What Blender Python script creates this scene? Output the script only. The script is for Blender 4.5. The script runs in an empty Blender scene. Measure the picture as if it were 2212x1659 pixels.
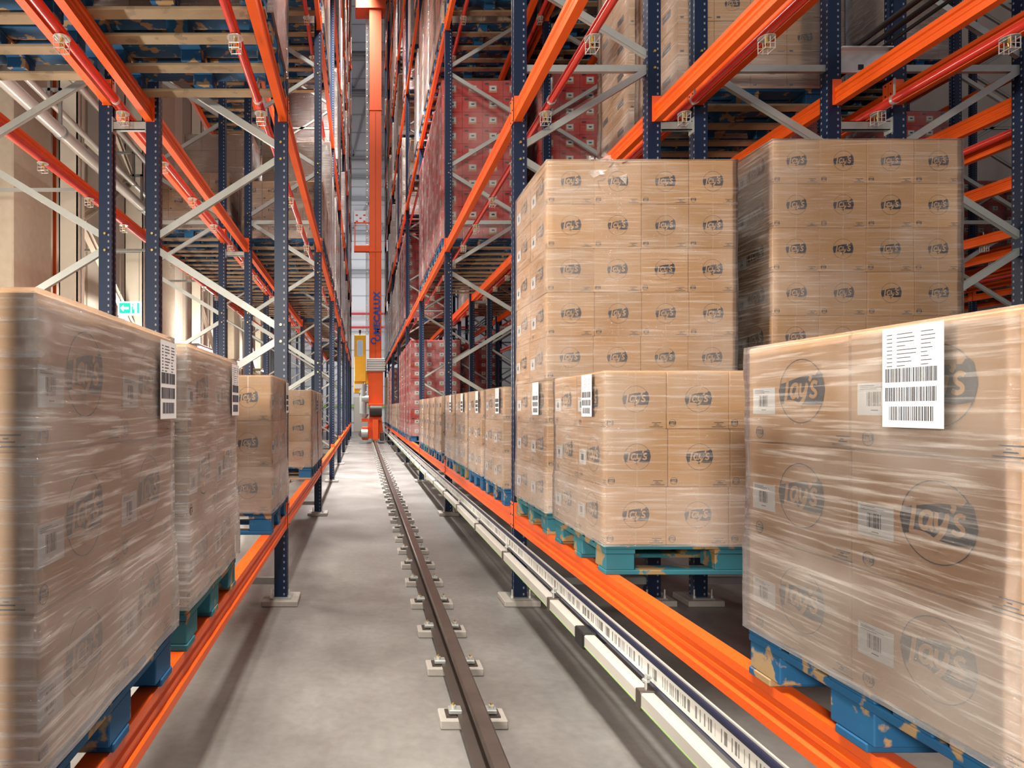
import bpy, math, random
from mathutils import Vector, Matrix, noise
rnd = random.Random(7)
S = bpy.context.scene
col = S.collection
PI = math.pi
CAMZ = 1.52
F = 1368.0

# ------------------------------------------------------------------ camera, world, lights, exposure
cd = bpy.data.cameras.new('camera'); cam = bpy.data.objects.new('camera', cd); col.objects.link(cam)
cam.location = (0, 0, CAMZ); cam.rotation_euler = (PI/2, 0, 0)
cd.sensor_fit = 'HORIZONTAL'; cd.sensor_width = 36.0; cd.lens = F/2212*36
cd.shift_x = (1106-783)/2212; cd.shift_y = (883-829.5)/2212
cd.clip_start = 0.05; cd.clip_end = 200
S.camera = cam
S.view_settings.view_transform = 'Standard'; S.view_settings.look = 'None'
S.view_settings.gamma = 1.0; S.view_settings.use_curve_mapping = False
S.view_settings.exposure = 0.25
S.cycles.max_bounces = 6; S.cycles.diffuse_bounces = 3; S.cycles.glossy_bounces = 3
S.cycles.transparent_max_bounces = 10; S.cycles.transmission_bounces = 2
S.cycles.caustics_reflective = False; S.cycles.caustics_refractive = False
S.cycles.sample_clamp_indirect = 4.0
W = bpy.data.worlds.new('ambient_fill'); S.world = W; W.use_nodes = True  # even ambient fill, enters because the ceiling is left out
W.node_tree.nodes['Background'].inputs[0].default_value = (0.90, 0.90, 1.0, 1)
W.node_tree.nodes['Background'].inputs[1].default_value = 0.25
def area(name, loc, rot, sx, sy, power, colr=(1, 1, 1), spread=180):
    l = bpy.data.lights.new(name, 'AREA'); l.shape = 'RECTANGLE'; l.size = sx; l.size_y = sy
    l.energy = power; l.color = colr
    l.spread = math.radians(spread)
    o = bpy.data.objects.new(name, l); col.objects.link(o); o.location = loc; o.rotation_euler = rot
    return o
# lamps along the left wall (warm), unseen fills added at far end, over aisle, behind camera
LAMPS = ((4.2, 2.3), (6.9, 2.3), (11.8, 2.3), (17.4, 3.2), (22.7, 3.2), (27.9, 3.2))
for y, z in LAMPS:
    area('wall_light', (-4.2, y, z-0.06), (0, -math.radians(60), 0), 0.25, 1.3, 190, (1.0, 0.93, 0.80))
    area('wall_light', (-4.25, y, z+0.10), (0, math.radians(140), 0), 0.12, 1.3, 60, (1.0, 0.94, 0.84))
area('end_fill', (0.3, 37.5, 9.0), (math.radians(90), 0, 0), 5, 14, 260, (1.0, 1.0, 1.0))  # unseen fill added to brighten the far wall
for y, z in ((12.0, 10.4), (17.0, 13.6), (22.0, 17.0), (27.0, 20.0), (32.5, 22.0)):
    area('aisle_fill', (0.0, y, z), (math.radians(8), 0, 0), 0.5, 3.0, 560 if z < 15 else 330, (1.0, 0.97, 0.93), 75)  # overhead fills added to brighten the far aisle and its floor
area('camera_fill', (-2.0, -4.2, 3.1), (math.radians(89), 0, math.radians(-30)), 1.3, 1.0, 520, (1.0, 0.93, 0.80))  # fill added behind the camera for stack fronts and right-hand faces
area('aisle_fill', (0.1, 1.8, 4.6), (0, -math.radians(8), 0), 0.25, 2.4, 150, (1.0, 0.94, 0.82), 140)  # added above the near stacks to lift their aisle faces
area('aisle_fill', (-0.1, 5.4, 7.6), (0, math.radians(-4), 0), 0.3, 7.5, 210, (1.0, 0.95, 0.88))  # long unseen fill added over the aisle, above the view

# ------------------------------------------------------------------ materials
MATS = {}
def nt(name):
    m = bpy.data.materials.new(name); m.use_nodes = True
    n = m.node_tree; return m, n, n.nodes['Principled BSDF'], n.nodes, n.links
def paint(name, c, rough=0.45, metal=0.0, var=0.12, scale=6.0, spec=0.5, bump=0.0, emis=None):
    m, n, p, N, L = nt(name)
    p.inputs['Roughness'].default_value = rough; p.inputs['Metallic'].default_value = metal
    p.inputs['Specular IOR Level'].default_value = spec
    tc = N.new('ShaderNodeTexCoord'); nz = N.new('ShaderNodeTexNoise'); nz.inputs['Scale'].default_value = scale
    nz.inputs['Detail'].default_value = 5
    L.new(tc.outputs['Object'], nz.inputs['Vector'])
    mx = N.new('ShaderNodeMix'); mx.data_type = 'RGBA'
    mx.inputs[6].default_value = (*[v*(1-var) for v in c], 1); mx.inputs[7].default_value = (*[min(1, v*(1+var)) for v in c], 1)
    L.new(nz.outputs['Fac'], mx.inputs[0]); L.new(mx.outputs[2], p.inputs['Base Color'])
    if bump:
        b = N.new('ShaderNodeBump'); b.inputs['Strength'].default_value = bump; b.inputs['Distance'].default_value = 0.01
        L.new(nz.outputs['Fac'], b.inputs['Height']); L.new(b.outputs[0], p.inputs['Normal'])
    if emis:
        p.inputs['Emission Color'].default_value = (*emis[:3], 1); p.inputs['Emission Strength'].default_value = emis[3]
    MATS[name] = m; return m
M = MATS
paint('orange', (0.82, 0.105, 0.006), 0.42, spec=0.4, var=0.08)
paint('orange_plate', (0.88, 0.12, 0.02), 0.45, var=0.05)
paint('red_pipe', (0.62, 0.035, 0.022), 0.22, spec=0.8, var=0.05)
paint('galv', (0.37, 0.385, 0.365), 0.42, metal=0.35, var=0.12, scale=14)
paint('galv_bright', (0.72, 0.72, 0.70), 0.3, metal=0.6, var=0.1, scale=20)
paint('alu', (0.66, 0.63, 0.58), 0.35, metal=0.25, var=0.06)
paint('steel_dark', (0.085, 0.068, 0.058), 0.42, metal=0.45, var=0.25, scale=5)
paint('steel_worn', (0.17, 0.14, 0.125), 0.32, metal=0.7, var=0.3, scale=9)
paint('grout', (0.36, 0.33, 0.30), 0.85, var=0.15, scale=30)
paint('black', (0.012, 0.012, 0.014), 0.4)
paint('navy_trim', (0.015, 0.02, 0.05), 0.3)
paint('brass', (0.65, 0.45, 0.12), 0.3, metal=0.8)
paint('white_paper', (0.70, 0.70, 0.71), 0.6, var=0.03)
paint('ink', (0.022, 0.022, 0.035), 0.6, var=0.2)
paint('green_line', (0.25, 0.55, 0.08), 0.5)
paint('yellow', (0.85, 0.42, 0.02), 0.4)
paint('crane_orange', (0.72, 0.085, 0.008), 0.55, var=0.06)
paint('blue_ink', (0.03, 0.08, 0.35), 0.5)
paint('grey_machine', (0.38, 0.42, 0.42), 0.4, metal=0.3)
paint('cable_black', (0.02, 0.02, 0.022), 0.35)
paint('column_cream', (0.78, 0.70, 0.57), 0.6, var=0.05)
paint('panel_cream', (0.62, 0.56, 0.49), 0.7, var=0.06, scale=1.2)
paint('concrete_pillar', (0.50, 0.42, 0.32), 0.9, var=0.16, scale=9, bump=0.2)
paint('end_white', (0.70, 0.72, 0.76), 0.6, var=0.04, scale=0.7)
paint('end_steel', (0.40, 0.42, 0.45), 0.5, var=0.05)
paint('duct', (0.82, 0.77, 0.72), 0.25, metal=0.35, var=0.06)
paint('sign_green', (0.0, 0.42, 0.25), 0.5, emis=(0.0, 0.42, 0.28, 1.0))
paint('sign_white', (0.9, 0.95, 0.95), 0.5, emis=(0.9, 1, 0.97, 1.3))
paint('lamp_glow', (1, 1, 1), 0.5, emis=(1.0, 0.95, 0.85, 14))
paint('red_stripe', (0.65, 0.03, 0.05), 0.5)
paint('tape', (0.58, 0.40, 0.25), 0.2, var=0.05, spec=0.7)
paint('cyan_panel', (0.45, 0.62, 0.78), 0.3)

def cardboard(name, a, b):
    m, n, p, N, L = nt(name)
    p.inputs['Roughness'].default_value = 0.72; p.inputs['Specular IOR Level'].default_value = 0.25
    tc = N.new('ShaderNodeTexCoord'); mp = N.new('ShaderNodeMapping'); mp.inputs['Scale'].default_value = (3, 3, 55)
    nz = N.new('ShaderNodeTexNoise'); nz.inputs['Scale'].default_value = 1.6; nz.inputs['Detail'].default_value = 4
    L.new(tc.outputs['Object'], mp.inputs['Vector']); L.new(mp.outputs[0], nz.inputs['Vector'])
    mx = N.new('ShaderNodeMix'); mx.data_type = 'RGBA'
    mx.inputs[6].default_value = (*a, 1); mx.inputs[7].default_value = (*b, 1)
    oi = N.new('ShaderNodeObjectInfo'); hs = N.new('ShaderNodeHueSaturation')
    mr = N.new('ShaderNodeMapRange'); mr.inputs[3].default_value = 0.90; mr.inputs[4].default_value = 1.08
    L.new(oi.outputs['Random'], mr.inputs[0]); L.new(mr.outputs[0], hs.inputs['Value'])
    L.new(nz.outputs['Fac'], mx.inputs[0]); L.new(mx.outputs[2], hs.inputs['Color']); L.new(hs.outputs[0], p.inputs['Base Color'])
    MATS[name] = m
cardboard('card', (0.48, 0.26, 0.115), (0.60, 0.345, 0.17))
cardboard('card_pink', (0.40, 0.25, 0.17), (0.50, 0.34, 0.25))
cardboard('card_red', (0.50, 0.025, 0.025), (0.62, 0.05, 0.04))

def wood_mat(name, pc, wood, thr):
    m, n, p, N, L = nt(name)
    p.inputs['Roughness'].default_value = 0.75
    tc = N.new('ShaderNodeTexCoord'); nz = N.new('ShaderNodeTexNoise'); nz.inputs['Scale'].default_value = 9; nz.inputs['Detail'].default_value = 9
    oi = N.new('ShaderNodeObjectInfo'); ad = N.new('ShaderNodeVectorMath'); ad.operation = 'ADD'
    L.new(tc.outputs['Object'], ad.inputs[0]); L.new(oi.outputs['Location'], ad.inputs[1])
    L.new(ad.outputs[0], nz.inputs['Vector'])
    cr = N.new('ShaderNodeValToRGB'); e = cr.color_ramp.elements; e[0].position = thr; e[0].color = (0, 0, 0, 1); e[1].position = thr+0.03; e[1].color = (1, 1, 1, 1)
    L.new(nz.outputs['Fac'], cr.inputs[0])
    n2 = N.new('ShaderNodeTexNoise'); n2.inputs['Scale'].default_value = 3.0; n2.inputs['Detail'].default_value = 6
    L.new(ad.outputs[0], n2.inputs['Vector'])
    m1 = N.new('ShaderNodeMix'); m1.data_type = 'RGBA'; m1.inputs[6].default_value = (*pc[0], 1); m1.inputs[7].default_value = (*pc[1], 1)
    L.new(n2.outputs['Fac'], m1.inputs[0])
    mx = N.new('ShaderNodeMix'); mx.data_type = 'RGBA'; mx.inputs[7].default_value = (*wood, 1)
    L.new(cr.outputs[0], mx.inputs[0]); L.new(m1.outputs[2], mx.inputs[6]); L.new(mx.outputs[2], p.inputs['Base Color'])
    b = N.new('ShaderNodeBump'); b.inputs['Strength'].default_value = 0.35; b.inputs['Distance'].default_value = 0.01
    L.new(nz.outputs['Fac'], b.inputs['Height']); L.new(b.outputs[0], p.inputs['Normal'])
    MATS[name] = m
wood_mat('pallet_blue', ((0.004, 0.05, 0.17), (0.008, 0.13, 0.27)), (0.36, 0.24, 0.12), 0.575)
wood_mat('pallet_teal', ((0.01, 0.08, 0.12), (0.03, 0.22, 0.27)), (0.30, 0.19, 0.08), 0.53)
wood_mat('pallet_wood', ((0.17, 0.12, 0.07), (0.40, 0.30, 0.18)), (0.22, 0.16, 0.10), 0.60)

def upright_mat():
    m, n, p, N, L = nt('navy')
    p.inputs['Roughness'].default_value = 0.42; p.inputs['Specular IOR Level'].default_value = 0.35
    tc = N.new('ShaderNodeTexCoord'); sp = N.new('ShaderNodeSeparateXYZ'); L.new(tc.outputs['Object'], sp.inputs[0])
    ge = N.new('ShaderNodeNewGeometry'); sn = N.new('ShaderNodeSeparateXYZ'); L.new(ge.outputs['Normal'], sn.inputs[0])
    def mt(op, a, b=None, c=None):
        q = N.new('ShaderNodeMath'); q.operation = op
        for i, v in enumerate((a, b, c)):
            if v is None: continue
            if isinstance(v, (int, float)): q.inputs[i].default_value = v
            else: L.new(v, q.inputs[i])
        return q.outputs[0]
    z = mt('ABSOLUTE', mt('SUBTRACT', mt('FRACT', mt('MULTIPLY', sp.outputs[2], 20.0)), 0.5))
    hz = mt('LESS_THAN', z, 0.17)
    hx = mt('LESS_THAN', mt('ABSOLUTE', mt('SUBTRACT', sp.outputs[0], 0.026)), 0.006)
    ny = mt('GREATER_THAN', mt('ABSOLUTE', sn.outputs[1]), 0.8)
    nx = mt('GREATER_THAN', mt('ABSOLUTE', sn.outputs[0]), 0.8)
    hy = mt('LESS_THAN', mt('ABSOLUTE', mt('SUBTRACT', mt('ABSOLUTE', sp.outputs[1]), 0.030)), 0.006)
    hole = mt('MULTIPLY', hz, mt('MAXIMUM', mt('MULTIPLY', hx, ny), mt('MULTIPLY', hy, nx)))
    mx = N.new('ShaderNodeMix'); mx.data_type = 'RGBA'
    mx.inputs[6].default_value = (0.004, 0.014, 0.044, 1); mx.inputs[7].default_value = (0.22, 0.22, 0.24, 1)
    L.new(hole, mx.inputs[0]); L.new(mx.outputs[2], p.inputs['Base Color'])
    MATS['navy'] = m
upright_mat()

def floor_mat():
    m, n, p, N, L = nt('concrete_floor')
    tc = N.new('ShaderNodeTexCoord')
    a = N.new('ShaderNodeTexNoise'); a.inputs['Scale'].default_value = 1.1; a.inputs['Detail'].default_value = 8; a.inputs['Roughness'].default_value = 0.6
    b = N.new('ShaderNodeTexNoise'); b.inputs['Scale'].default_value = 22; b.inputs['Detail'].default_value = 6
    L.new(tc.outputs['Object'], a.inputs['Vector']); L.new(tc.outputs['Object'], b.inputs['Vector'])
    cr = N.new('ShaderNodeValToRGB'); e = cr.color_ramp.elements
    e[0].position = 0.35; e[0].color = (0.20, 0.185, 0.175, 1); e[1].position = 0.7; e[1].color = (0.33, 0.32, 0.305, 1)
    L.new(a.outputs['Fac'], cr.inputs[0])
    mx = N.new('ShaderNodeMix'); mx.data_type = 'RGBA'; mx.blend_type = 'MULTIPLY'; mx.inputs[0].default_value = 0.35
    L.new(cr.outputs[0], mx.inputs[6]); L.new(b.outputs['Fac'], mx.inputs[7])
    L.new(mx.outputs[2], p.inputs['Base Color'])
    mr = N.new('ShaderNodeMapRange'); mr.inputs[3].default_value = 0.3; mr.inputs[4].default_value = 0.55
    L.new(a.outputs['Fac'], mr.inputs[0]); L.new(mr.outputs[0], p.inputs['Roughness'])
    bp = N.new('ShaderNodeBump'); bp.inputs['Strength'].default_value = 0.06; bp.inputs['Distance'].default_value = 0.01
    L.new(b.outputs['Fac'], bp.inputs['Height']); L.new(bp.outputs[0], p.inputs['Normal'])
    MATS['concrete_floor'] = m
floor_mat()

def wrap_mat(name, lo, hi, tint=(0.88, 0.82, 0.78), tilt=0.35, gloss=0.02):
    m, n, p, N, L = nt(name)
    p.inputs['Base Color'].default_value = (*tint, 1); p.inputs['Roughness'].default_value = 0.16
    p.inputs['Specular IOR Level'].default_value = 1.0
    tc = N.new('ShaderNodeTexCoord'); mp = N.new('ShaderNodeMapping')
    mp.inputs['Scale'].default_value = (2.2, 2.2, 52); mp.inputs['Rotation'].default_value = (0.13, 0.13, 0)
    L.new(tc.outputs['Object'], mp.inputs['Vector'])
    a = N.new('ShaderNodeTexNoise'); a.inputs['Scale'].default_value = 1.5; a.inputs['Detail'].default_value = 7; a.inputs['Roughness'].default_value = 0.62; a.inputs['Distortion'].default_value = tilt
    L.new(mp.outputs[0], a.inputs['Vector'])
    b = N.new('ShaderNodeTexNoise'); b.inputs['Scale'].default_value = 2.6; b.inputs['Detail'].default_value = 3
    oi = N.new('ShaderNodeObjectInfo'); ad = N.new('ShaderNodeVectorMath'); ad.operation = 'ADD'
    L.new(tc.outputs['Object'], ad.inputs[0]); L.new(oi.outputs['Location'], ad.inputs[1]); L.new(ad.outputs[0], b.inputs['Vector'])
    r1 = N.new('ShaderNodeMapRange'); r1.inputs[1].default_value = 0.5; r1.inputs[2].default_value = 0.72; r1.inputs[3].default_value = 0.0; r1.inputs[4].default_value = hi
    L.new(a.outputs['Fac'], r1.inputs[0])
    r2 = N.new('ShaderNodeMapRange'); r2.inputs[1].default_value = 0.38; r2.inputs[2].default_value = 0.66; r2.inputs[3].default_value = lo; r2.inputs[4].default_value = lo+0.14
    L.new(b.outputs['Fac'], r2.inputs[0])
    s = N.new('ShaderNodeMath'); s.operation = 'ADD'; s.use_clamp = True
    L.new(r1.outputs[0], s.inputs[0]); L.new(r2.outputs[0], s.inputs[1])
    # more film layers wound round the foot of the stack
    sp = N.new('ShaderNodeSeparateXYZ'); L.new(tc.outputs['Object'], sp.inputs[0])
    r3 = N.new('ShaderNodeMapRange'); r3.inputs[1].default_value = 0.30; r3.inputs[2].default_value = 0.24; r3.inputs[3].default_value = 0.0; r3.inputs[4].default_value = 0.10
    L.new(sp.outputs[2], r3.inputs[0])
    s2 = N.new('ShaderNodeMath'); s2.operation = 'ADD'; s2.use_clamp = True
    L.new(s.outputs[0], s2.inputs[0]); L.new(r3.outputs[0], s2.inputs[1])
    bp = N.new('ShaderNodeBump'); bp.inputs['Strength'].default_value = 0.75; bp.inputs['Distance'].default_value = 0.02
    L.new(a.outputs['Fac'], bp.inputs['Height']); L.new(bp.outputs[0], p.inputs['Normal'])
    tr = N.new('ShaderNodeBsdfTransparent'); ms = N.new('ShaderNodeMixShader'); df = N.new('ShaderNodeBsdfDiffuse'); df.inputs[0].default_value = (*tint, 1)
    L.new(s2.outputs[0], ms.inputs[0]); L.new(tr.outputs[0], ms.inputs[1]); L.new(df.outputs[0], ms.inputs[2])
    gl = N.new('ShaderNodeBsdfGlossy'); gl.inputs['Roughness'].default_value = 0.10; L.new(bp.outputs[0], gl.inputs['Normal'])
    fr = N.new('ShaderNodeFresnel'); fr.inputs['IOR'].default_value = 1.5
    fm = N.new('ShaderNodeMath'); fm.operation = 'MULTIPLY_ADD'; fm.inputs[1].default_value = 0.85; fm.inputs[2].default_value = gloss; fm.use_clamp = True
    L.new(fr.outputs[0], fm.inputs[0])
    mg = N.new('ShaderNodeMixShader'); L.new(fm.outputs[0], mg.inputs[0]); L.new(ms.outputs[0], mg.inputs[1]); L.new(gl.outputs[0], mg.inputs[2])
    L.new(mg.outputs[0], N['Material Output'].inputs['Surface'])
    MATS[name] = m
wrap_mat('film', 0.02, 0.27)
wrap_mat('film_thick', 0.10, 0.42, gloss=0.03)
wrap_mat('film_clear', 0.0, 0.10, gloss=0.0)

def barcode_strip_mat():
    m, n, p, N, L = nt('barcode_strip')
    p.inputs['Roughness'].default_value = 0.5
    tc = N.new('ShaderNodeTexCoord'); sp = N.new('ShaderNodeSeparateXYZ'); L.new(tc.outputs['Object'], sp.inputs[0])
    def mt(op, a, b):
        q = N.new('ShaderNodeMath'); q.operation = op
        for i, v in enumerate((a, b)):
            if isinstance(v, (int, float)): q.inputs[i].default_value = v
            else: L.new(v, q.inputs[i])
        return q.outputs[0]
    wn = N.new('ShaderNodeTexWhiteNoise'); wn.noise_dimensions = '1D'
    L.new(mt('FLOOR', mt('MULTIPLY', sp.outputs[1], 170.0), 0), wn.inputs['W'])
    bar = mt('GREATER_THAN', wn.outputs['Value'], 0.55)
    inz = mt('LESS_THAN', mt('ABSOLUTE', sp.outputs[2], 0), 0.022)
    gap = mt('LESS_THAN', mt('FRACT', mt('MULTIPLY', sp.outputs[1], 12.5), 0), 0.86)
    f = mt('MULTIPLY', mt('MULTIPLY', bar, inz), gap)
    mx = N.new('ShaderNodeMix'); mx.data_type = 'RGBA'; mx.inputs[6].default_value = (0.78, 0.77, 0.73, 1); mx.inputs[7].default_value = (0.20, 0.20, 0.19, 1)
    L.new(f, mx.inputs[0]); L.new(mx.outputs[2], p.inputs['Base Color']); MATS['barcode_strip'] = m
barcode_strip_mat()
M = MATS

# ------------------------------------------------------------------ mesh helpers
class MB:
    def __init__(s): s.v = []; s.f = []; s.mi = []; s.mats = []; s.sm = []
    def mat(s, m):
        if m not in s.mats: s.mats.append(m)
        return s.mats.index(m)
    def add(s, vs, fs, m, smooth=False, T=None):
        o = len(s.v); k = s.mat(m)
        s.v += [tuple(T @ Vector(v)) if T is not None else tuple(v) for v in vs]
        for f in fs: s.f.append(tuple(i+o for i in f)); s.mi.append(k); s.sm.append(smooth)
        return s
    def box(s, x0, x1, y0, y1, z0, z1, m, b=0.0, T=None):
        if x0 > x1: x0, x1 = x1, x0
        if b <= 0:
            vs = [(x, y, z) for z in (z0, z1) for y in (y0, y1) for x in (x0, x1)]
            fs = [(0, 2, 3, 1), (4, 5, 7, 6), (0, 1, 5, 4), (2, 6, 7, 3), (0, 4, 6, 2), (1, 3, 7, 5)]
            return s.add(vs, fs, m, False, T)
        # chamfered box
        vs = []; idx = {}
        X = (x0, x1); Y = (y0, y1); Z = (z0, z1)
        for i in (0, 1):
            for j in (0, 1):
                for k in (0, 1):
                    sx, sy, sz = (1, -1)[i], (1, -1)[j], (1, -1)[k]
                    for a in range(3):
                        p = [X[i]+sx*b, Y[j]+sy*b, Z[k]+sz*b]; p[a] = (X[i], Y[j], Z[k])[a]
                        idx[(i, j, k, a)] = len(vs); vs.append(tuple(p))
        fs = []
        for a in range(3):
            for sd in (0, 1):
                o = [(0, 0), (1, 0), (1, 1), (0, 1)]; q = []
                for (u, w) in o:
                    key = [0, 0, 0]; key[a] = sd; key[(a+1) % 3] = u; key[(a+2) % 3] = w
                    q.append(idx[(*key, a)])
                fs.append(tuple(q if sd else q[::-1]))
        for a in range(3):
            b1, b2 = (a+1) % 3, (a+2) % 3
            for u in (0, 1):
                for w in (0, 1):
                    k0 = [0, 0, 0]; k1 = [0, 0, 0]; k0[b1] = k1[b1] = u; k0[b2] = k1[b2] = w; k1[a] = 1
                    q = [idx[(*k0, b1)], idx[(*k1, b1)], idx[(*k1, b2)], idx[(*k0, b2)]]
                    fs.append(tuple(q if (u ^ w) else q[::-1]))
        for i in (0, 1):
            for j in (0, 1):
                for k in (0, 1):
                    q = [idx[(i, j, k, a)] for a in range(3)]
                    fs.append(tuple(q if (i+j+k) % 2 else q[::-1]))
        return s.add(vs, fs, m, False, T)
    def tube(s, p0, p1, r, m, n=10, r1=None, smooth=True, caps=True):
        p0 = Vector(p0); p1 = Vector(p1); d = (p1-p0).normalized()
        a = d.orthogonal().normalized(); c = d.cross(a); r1 = r if r1 is None else r1
        vs = []
        for p, rr in ((p0, r), (p1, r1)):
            for i in range(n):
                t = 2*PI*i/n; vs.append(tuple(p + (a*math.cos(t)+c*math.sin(t))*rr))
        s.add(vs, [(i, (i+1) % n, n+(i+1) % n, n+i) for i in range(n)], m, smooth)
        if caps: s.add(vs, [tuple(range(n))[::-1], tuple(range(n, 2*n))], m)
        return s
    def bar(s, p0, p1, w, t, m, up=(0, 1, 0)):
        """C profile bar: web w across, flanges t deep along `up`"""
        p0 = Vector(p0); p1 = Vector(p1); d = (p1-p0).normalized(); u = Vector(up); c = d.cross(u).normalized()
        k = 0.006
        for (a0, a1, b0, b1) in ((-w/2, w/2, -t/2, -t/2+k), (-w/2, -w/2+k, -t/2, t/2), (w/2-k, w/2, -t/2, t/2)):
            vs = [tuple(p + c*a + u*b) for p in (p0, p1) for (a, b) in ((a0, b0), (a1, b0), (a1, b1), (a0, b1))]
            s.add(vs, [(3, 2, 1, 0), (4, 5, 6, 7), (0, 1, 5, 4), (1, 2, 6, 5), (2, 3, 7, 6), (3, 0, 4, 7)], m)
        return s
    def extrude(s, poly, y0, y1, m, T=None, caps=True):
        n = len(poly); vs = [(x, y0, z) for x, z in poly] + [(x, y1, z) for x, z in poly]
        fs = [(i, n+i, n+(i+1) % n, (i+1) % n) for i in range(n)]
        if caps: fs += [tuple(range(n)), tuple(range(n, 2*n))[::-1]]
        return s.add(vs, fs, m, False, T)
    def mesh(s, name):
        me = bpy.data.meshes.new(name); me.from_pydata(s.v, [], s.f)
        for m in s.mats: me.materials.append(M[m])
        me.polygons.foreach_set('material_index', s.mi); me.polygons.foreach_set('use_smooth', s.sm); me.update()
        return me
    def obj(s, name, parent=None, loc=(0, 0, 0)):
        return place(name, s.mesh(name), parent, loc)
def place(name, me, parent=None, loc=(0, 0, 0), rz=0.0):
    o = bpy.data.objects.new(name, me); col.objects.link(o); o.location = loc
    if rz: o.rotation_euler = (0, 0, rz)
    if parent: o.parent = parent
    return o
def thing(name, label, cat, loc=(0, 0, 0), group=None, rz=0.0, me=None):
    o = bpy.data.objects.new(name, me); col.objects.link(o); o.location = loc; o.rotation_euler = (0, 0, rz)
    o['label'] = label; o['category'] = cat; o['kind'] = 'thing'
    if group: o['group'] = group
    return o
def struct(name, mb, loc=(0, 0, 0)):
    o = mb.obj(name, None, loc); o['kind'] = 'structure'; return o
def copy_tree(o, parent=None):
    c = o.copy(); col.objects.link(c); c.parent = parent
    for ch in list(o.children): copy_tree(ch, c)
    return c
def text_mesh(txt, size, shear=0.0, bold=0.0, space=1.0):
    cu = bpy.data.curves.new('lettering', 'FONT'); cu.body = txt; cu.size = size; cu.shear = shear; cu.offset = bold
    cu.space_character = space; cu.align_x = 'CENTER'; cu.align_y = 'CENTER'; cu.resolution_u = 3
    o = bpy.data.objects.new('lettering', cu); col.objects.link(o)
    dg = bpy.context.evaluated_depsgraph_get(); dg.update()
    me = bpy.data.meshes.new_from_object(o.evaluated_get(dg))
    vs = [tuple(v.co) for v in me.vertices]; fs = [tuple(p.vertices) for p in me.polygons]
    bpy.data.objects.remove(o); bpy.data.curves.remove(cu); bpy.data.meshes.remove(me)
    return vs, fs

# ------------------------------------------------------------------ layout of the racking
U0, BAY = 0.88, 4.10
def UY(k): return U0 + BAY*k
SL0, SLP = 0.24, 0.965
ROWS = {  # aisle-side upright X, far upright X, level offset, brace phase, words
    'L1': (-0.637, -1.638, 0.0, 0, 'left aisle rack'),
    'L2': (-2.006, -3.05, 0.13, 1, 'left wall-side rack'),
    'R1': (1.23, 2.275, 0.0, 0, 'right aisle rack'),
    'R2': (2.64, 3.68, 0.13, 1, 'second rack on the right'),
    'R3': (4.19, 5.20, 0.13, 0, 'third rack on the right'),
    'R4': (5.55, 6.60, 0.0, 1, 'fourth rack on the right'),
    'R5': (8.50, 9.53, 0.0, 0, 'fifth rack on the right'),
    'R6': (9.90, 10.93, 0.13, 1, 'sixth rack on the right'),
    'R7': (11.30, 12.33, 0.13, 0, 'seventh rack on the right'),
    'R8': (12.70, 13.73, 0.0, 1, 'eighth rack on the right'),
}
def ztop(row, k): return 0.72 + ROWS[row][2] + 3.165*k
def zvis(y): return CAMZ + 0.652*y
ORD = ['first', 'second', 'third', 'fourth', 'fifth', 'sixth', 'seventh', 'eighth', 'ninth', 'tenth']
LEV = ['lowest level', 'second level', 'third level', 'fourth level', 'fifth level', 'sixth level', 'seventh level', 'eighth level', 'ninth level']

# ------------------------------------------------------------------ setting
mb = MB(); mb.box(-5.4, 17, -6, 43, -0.2, 0, 'concrete_floor'); struct('floor', mb)
mb = MB()
mb.box(-5.4, -5.2, -6, 43, 0, 30, 'panel_cream')
for y in [2.3+3.2*i for i in range(13)]:
    mb.box(-5.2, -5.17, y, y+0.03, 0, 30, 'concrete_pillar')
struct('wall_left', mb)
mb = MB(); mb.box(-5.4, 17, 42, 42.2, 0, 32, 'end_white')
for k in range(26):
    mb.box(-5.2, 17, 41.97, 42, 0.6+1.2*k, 0.64+1.2*k, 'end_steel')
struct('wall_far', mb)
mb = MB(); mb.box(17, 17.2, -6, 43, 0, 30, 'panel_cream'); struct('wall_right', mb)
# concrete pillars and cream steel columns on the left wall
for i, y in enumerate((8.9, 15.5, 24.2)):
    o = thing('concrete_pillar', 'rough beige concrete pillar on the left wall, %s from the camera' % ('nearest', 'second', 'third')[i], 'pillar', (-4.91, y, 0), 'concrete wall pillars')
    MB().box(-0.25, 0.0, 0, 1.1, 0, 14, 'concrete_pillar', 0.02).obj('shaft', o)
    MB().box(-0.25, 0.02, -0.02, 1.12, 0, 0.1, 'concrete_pillar').obj('plinth', o)
def steel_column(x, y, w, label):
    o = thing('steel_column', label, 'column', (x, y, 0), 'cream steel columns along the left wall')
    mb = MB(); mb.box(-w/2, w/2, -0.01, 0.01, 0, 16, 'column_cream'); mb.box(-w/2, -w/2+0.02, -0.13, 0.13, 0, 16, 'column_cream'); mb.box(w/2-0.02, w/2, -0.13, 0.13, 0, 16, 'column_cream')
    mb.box(-w/2, w/2, -0.13, -0.115, 0, 16, 'column_cream')
    mb.obj('column_shaft', o)
    MB().box(-w/2-0.08, w/2+0.08, -0.2, 0.2, 0, 0.03, 'column_cream').obj('base_plate', o)
cols = [(-4.75, 10.35, 0.30), (-4.72, 13.2, 0.38), (-4.85, 18.6, 0.3), (-4.85, 21.4, 0.3), (-4.85, 26.5, 0.3), (-4.85, 29.5, 0.3), (-4.85, 35.0, 0.3)]
for i, (x, y, w) in enumerate(cols):
    steel_column(x, y, w, 'cream steel column by the left wall, %s from the camera' % ('nearest' if i == 0 else ORD[i]))
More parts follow.
